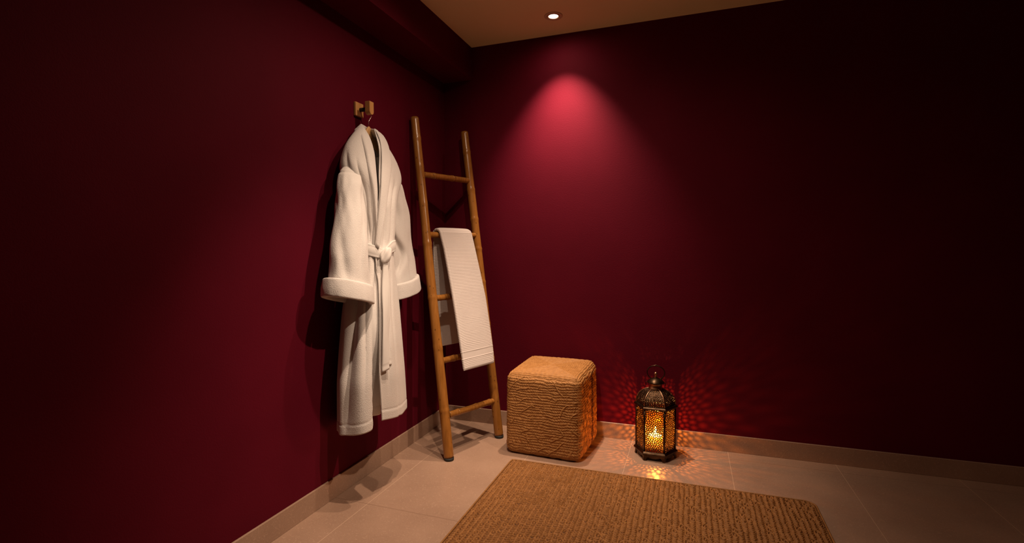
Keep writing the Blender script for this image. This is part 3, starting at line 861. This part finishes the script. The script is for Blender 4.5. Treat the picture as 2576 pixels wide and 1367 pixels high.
# skirt and feet
for k in range(6):
    a0, a1 = R(60 * k), R(60 * k + 60)
    p0 = Vector((.108 * math.cos(a0), .108 * math.sin(a0), 0)); p1 = Vector((.108 * math.cos(a1), .108 * math.sin(a1), 0))
    inn = -(p0 + p1).normalized()
    V = []; n = 17
    for i in range(n):
        t = i / (n - 1); e = abs(2 * t - 1)
        zb = .018 - .006 * math.cos(PI * (2 * t - 1)) if e < .7 else .012
        p = p0.lerp(p1, t)
        for (d, z) in ((0, zb), (0, .031), (.005, .031), (.005, zb)): V.append(p + inn * d + Vector((0, 0, z)))
    F = [(i * 4 + j, i * 4 + (j + 1) % 4, i * 4 + 4 + (j + 1) % 4, i * 4 + 4 + j) for i in range(n - 1) for j in range(4)] + [(3, 2, 1, 0), tuple((n - 1) * 4 + j for j in range(4))]
    recalc(link_mesh('skirt', V, F, M_bronze, lantern, False))
for k in range(6):
    a0 = R(60 * k); c, s_ = math.cos(a0), math.sin(a0)
    V = []
    for (z, w_, ro) in ((0, .0105, .112), (.004, .0115, .1125), (.018, .0135, .110), (.031, .017, .109)):
        for (r, t) in ((ro, 0), (ro - w_ * .62, w_), (ro - w_ * .9, w_ * .55), (ro - .012, 0), (ro - w_ * .9, -w_ * .55), (ro - w_ * .62, -w_)):
            V.append((r * c - t * s_, r * s_ + t * c, z))
    F = [(i * 6 + j, i * 6 + (j + 1) % 6, i * 6 + 6 + (j + 1) % 6, i * 6 + 6 + j) for i in range(3) for j in range(6)] + [(5, 4, 3, 2, 1, 0), tuple(18 + j for j in range(6))]
    recalc(link_mesh('foot', V, F, M_bronze, lantern, False))
# corner posts
for k in range(6):
    a0 = R(60 * k)
    P = [(.1035 * math.cos(a0), .1035 * math.sin(a0), z) for z in (.048, .10, .20, .275)]
    tube('post', P, .0062, M_bronze, lantern, 10)
# pierced panels (a fretwork of cells)
def clip_cell(poly, p, qv):
    mx, my = (p[0] + qv[0]) / 2, (p[1] + qv[1]) / 2; nx_, ny_ = qv[0] - p[0], qv[1] - p[1]
    out = []
    for i in range(len(poly)):
        A, B = poly[i], poly[(i + 1) % len(poly)]
        da = (A[0] - mx) * nx_ + (A[1] - my) * ny_; db = (B[0] - mx) * nx_ + (B[1] - my) * ny_
        if da <= 0: out.append(A)
        if (da < 0 < db) or (db < 0 < da):
            t = da / (da - db); out.append((A[0] + t * (B[0] - A[0]), A[1] + t * (B[1] - A[1])))
    return out
def cells(w, h, sp, seed, density=None):
    rg = random.Random(seed); S = []
    tries = 0
    while tries < 6000:
        x, y = rg.uniform(0, w), rg.uniform(0, h); k = density(x, y) if density else 1.0
        if all((x - a) ** 2 + (y - b) ** 2 > (sp * k) ** 2 for a, b in S): S.append((x, y))
        tries += 1
    out = []
    for i, p in enumerate(S):
        poly = [(0, 0), (w, 0), (w, h), (0, h)]
        for j in sorted(range(len(S)), key=lambda j: (S[j][0] - p[0]) ** 2 + (S[j][1] - p[1]) ** 2)[1:22]:
            poly = clip_cell(poly, p, S[j])
            if len(poly) < 3: break
        if len(poly) >= 3: out.append(poly)
    return out
def fret(polys, mapf, web, openf=None):
    """plate with one rounded hole per cell; mapf(u, v, front) -> point"""
    V = []; F = []
    for poly in polys:
        c = (sum(p[0] for p in poly) / len(poly), sum(p[1] for p in poly) / len(poly))
        outer = []; hole = []
        for i in range(len(poly)):
            A, B = poly[i], poly[(i + 1) % len(poly)]
            if math.hypot(B[0] - A[0], B[1] - A[1]) < 1e-6: continue
            for t in (0, .33, .67):
                pnt = (A[0] + t * (B[0] - A[0]), A[1] + t * (B[1] - A[1]))
                d = math.hypot(pnt[0] - c[0], pnt[1] - c[1]) + 1e-9
                f = max(.12, (d - web) / d) * (.86 if t == 0 else 1.0)
                if openf: f *= openf(*c)
                outer.append(pnt); hole.append((c[0] + f * (pnt[0] - c[0]), c[1] + f * (pnt[1] - c[1])))
        m = len(outer)
        if m < 6: continue
        b = len(V)
        for side in (1, 0):
            for pt in outer: V.append(mapf(pt[0], pt[1], side))
            for pt in hole: V.append(mapf(pt[0], pt[1], side))
        for i in range(m):
            j = (i + 1) % m
            F.append((b + i, b + j, b + m + j, b + m + i))                               # front ring
            F.append((b + 2 * m + j, b + 2 * m + i, b + 3 * m + i, b + 3 * m + j))        # back ring
            F.append((b + m + i, b + m + j, b + 3 * m + j, b + 3 * m + i))                # hole wall
    return V, F
AP = .1035 * math.cos(R(30)); PW, PZ0, PZ1 = .0955, .049, .274
polys = cells(PW, PZ1 - PZ0, .0082, 3)
def flat_map(u, v, front): return (AP + (.0012 if front else -.0012), u - PW / 2, PZ0 + v)
Vp, Fp = fret(polys, flat_map, .0021)
pan0 = link_mesh('fretwork_panel', Vp, Fp, M_bronze, lantern, False)
gl0 = box_mesh('glass_pane', (AP - .0062, -PW / 2, PZ0), (AP - .0042, PW / 2, PZ1), M_amber, lantern)
DOME = [(.1045, .296), (.1055, .305), (.1035, .320), (.097, .337), (.085, .353), (.067, .367), (.047, .376), (.035, .380)]
dr = np.array(DOME); dl = np.concatenate([[0], np.cumsum(np.hypot(*np.diff(dr, axis=0).T))]); dl /= dl[-1]
def dome_pt(f, v, inset=0):
    r = float(np.interp(v, dl, dr[:, 0])); z = float(np.interp(v, dl, dr[:, 1])); r -= inset
    ap = r * math.cos(R(30)); return (ap, (f - .5) * r, z - inset * .4)
DW, DHt = .100, .125
dpolys = cells(DW, DHt, .0072, 9, lambda x, y: .85 + .25 * y / DHt)
def dome_map(u, v, front): return dome_pt(u / DW, v / DHt, 0 if front else .0022)
dome_open = lambda x, y: float(np.interp(y / DHt, [0, .30, .45, .75, 1], [.95, .85, .62, .40, .20])) * (.75 + .4 * ((x * 7919 + y * 104729) % 1.0))
Vd, Fd = fret(dpolys, dome_map, .0022, dome_open)
dom0 = link_mesh('dome_panel', Vd, Fd, M_bronze, lantern, True)
rib_p = [(r + .0008, 0, z) for r, z in DOME]
rb0 = tube('dome_rib', resample(rib_p, 24), .0032, M_copper, lantern, 8)
for o0 in (pan0, gl0, dom0): o0.rotation_euler.z = R(30)
for k in range(1, 6):
    for o0, base_a in ((pan0, 30), (gl0, 30), (dom0, 30), (rb0, 0)):
        c_ = o0.copy(); COL.objects.link(c_); c_.parent = lantern; c_.rotation_euler.z = R(base_a + 60 * k)
lathe('neck', [(.030, .374), (.0375, .376), (.0375, .381), (.0345, .384), (.0340, .405), (.036, .409), (.030, .411)], M_copper, lantern, 36)
lathe('cap', [(.030, .408), (.044, .4085), (.0475, .411), (.046, .415), (.038, .423), (.026, .4315), (.014, .4365), (.008, .438), (.0005, .438)], M_bronze, lantern, 36)
lathe('finial', [(.0085, .436), (.0075, .440), (.0055, .444), (.0085, .446), (.0060, .450), (.0085, .454), (.0098, .459), (.0088, .464), (.005, .468), (.0005, .470)], M_copper, lantern, 20)
t = np.linspace(R(-152), R(152), 60)
hp = np.stack([.0475 * np.sin(t), .006 + 0 * t, .464 + .0395 * np.cos(t)], -1)
hp = resample(hp, 70)
hr = .0030 + .0012 * np.exp(-((hp[:, 0]) / .010) ** 2)
tube('carry_handle', hp, hr, M_bronze, lantern, 12)
hk = tube('handle_tip', [(0, .004, .503), (0, .004, .5075), (0, .004, .511)], [.0035, .0028, .001], M_bronze, lantern, 10)
for sx in (-1, 1):
    tube('cap_hook', resample([(sx * .044, 0, .413), (sx * .051, 0, .411), (sx * .0535, 0, .404), (sx * .0525, 0, .395)], 16), .0022, M_bronze, lantern, 8)
# candle
cr = tag(empty('candle', (LC[0], LC[1], .050)), 'lit pillar candle burning inside the bronze lantern', 'candle')
m, nt, b = new_mat('ivory_wax')
b.inputs['Base Color'].default_value = (.92, .80, .58, 1); b.inputs['Roughness'].default_value = .45
b.inputs['Subsurface Weight'].default_value = .8; b.inputs['Subsurface Radius'].default_value = (1.0, .55, .25); b.inputs['Subsurface Scale'].default_value = .05
n_ = N(nt, 'ShaderNodeTexNoise', in_Scale=60.0); bump(nt, b, n_.outputs['Fac'], .1, .001)
M_wax = m
lathe('wax', [(.0005, 0), (.036, 0), (.0375, .003), (.0375, .058), (.036, .0625), (.032, .0635), (.028, .060), (.012, .0565), (.0005, .056)], M_wax, cr, 40)
tube('wick', [(0, 0, .054), (.0006, 0, .062), (.0015, 0, .070)], .0012, M_rubber, cr, 8)
lathe('flame', [(.0005, .066), (.0040, .069), (.0072, .077), (.0076, .084), (.0058, .095), (.0030, .106), (.0004, .116)], M_flame, cr, 20)

# ------------------------------------------------------------------ lights
def spot(name, loc, target, power, size, blend, col, radius):
    L = bpy.data.lights.new(name, 'SPOT'); L.energy = power; L.spot_size = R(size); L.spot_blend = blend
    L.color = col; L.shadow_soft_size = radius
    o = bpy.data.objects.new(name, L); COL.objects.link(o); o.location = loc
    o.rotation_euler = (Vector(target) - Vector(loc)).to_track_quat('-Z', 'Y').to_euler()
    return o
WARM = (1.0, .72, .51)
for nm, x, y, tx, ty, core, wide in (('lamp_visible', DL[0], DL[1], .87, .24, 158, 5), ('lamp_middle', .82, -1.00, .82, -1.0, 38, 35), ('lamp_front', .82, -1.50, .70, -1.20, 104, 12)):
    spot(nm, (x, y, H - .012), (tx, ty, 0), core, 76, 1.0, WARM, .02)
    spot(nm + '_flood', (x, y, H - .012), (tx, ty, 0), wide, 164, 1.0, WARM, .02)
spot('added_robe_fill', (1.95, -1.15, H - .012), (.10, -1.00, .58), 128, 52, 1.0, WARM, .02)  # added fill spot out of view, evens out the light on the robe
P_ = bpy.data.lights.new('candle_glow', 'POINT'); P_.energy = 11; P_.color = (1.0, .52, .19); P_.shadow_soft_size = .005
o = bpy.data.objects.new('candle_glow', P_); COL.objects.link(o); o.location = (LC[0], LC[1], .050 + .094)

# ------------------------------------------------------------------ world, camera, view
w = bpy.data.worlds.new('world'); SC.world = w; w.use_nodes = True
w.node_tree.nodes['Background'].inputs['Color'].default_value = (.02, .012, .008, 1)
w.node_tree.nodes['Background'].inputs['Strength'].default_value = .05
f_px, yaw, pitch, roll = 1265.2447, .3402, .0422, -.0051
cam = bpy.data.cameras.new('camera'); co = bpy.data.objects.new('camera', cam); COL.objects.link(co)
cam.sensor_fit = 'HORIZONTAL'; cam.sensor_width = 36; cam.lens = f_px / 2576 * 36; cam.clip_start = .05; cam.clip_end = 50
Fw = Vector((-math.sin(yaw) * math.cos(pitch), math.cos(yaw) * math.cos(pitch), -math.sin(pitch)))
Rt = Vector((math.cos(yaw), math.sin(yaw), 0)); Up = Rt.cross(Fw)
R2 = math.cos(roll) * Rt + math.sin(roll) * Up; U2 = -math.sin(roll) * Rt + math.cos(roll) * Up
mw = Matrix((( R2.x, U2.x, -Fw.x, 1.5595), (R2.y, U2.y, -Fw.y, -3.0639), (R2.z, U2.z, -Fw.z, 1.15), (0, 0, 0, 1)))
co.matrix_world = mw
SC.camera = co
SC.view_settings.view_transform = 'Standard'; SC.view_settings.look = 'None'
SC.view_settings.exposure = 0.0; SC.view_settings.gamma = 1.0; SC.view_settings.use_curve_mapping = False
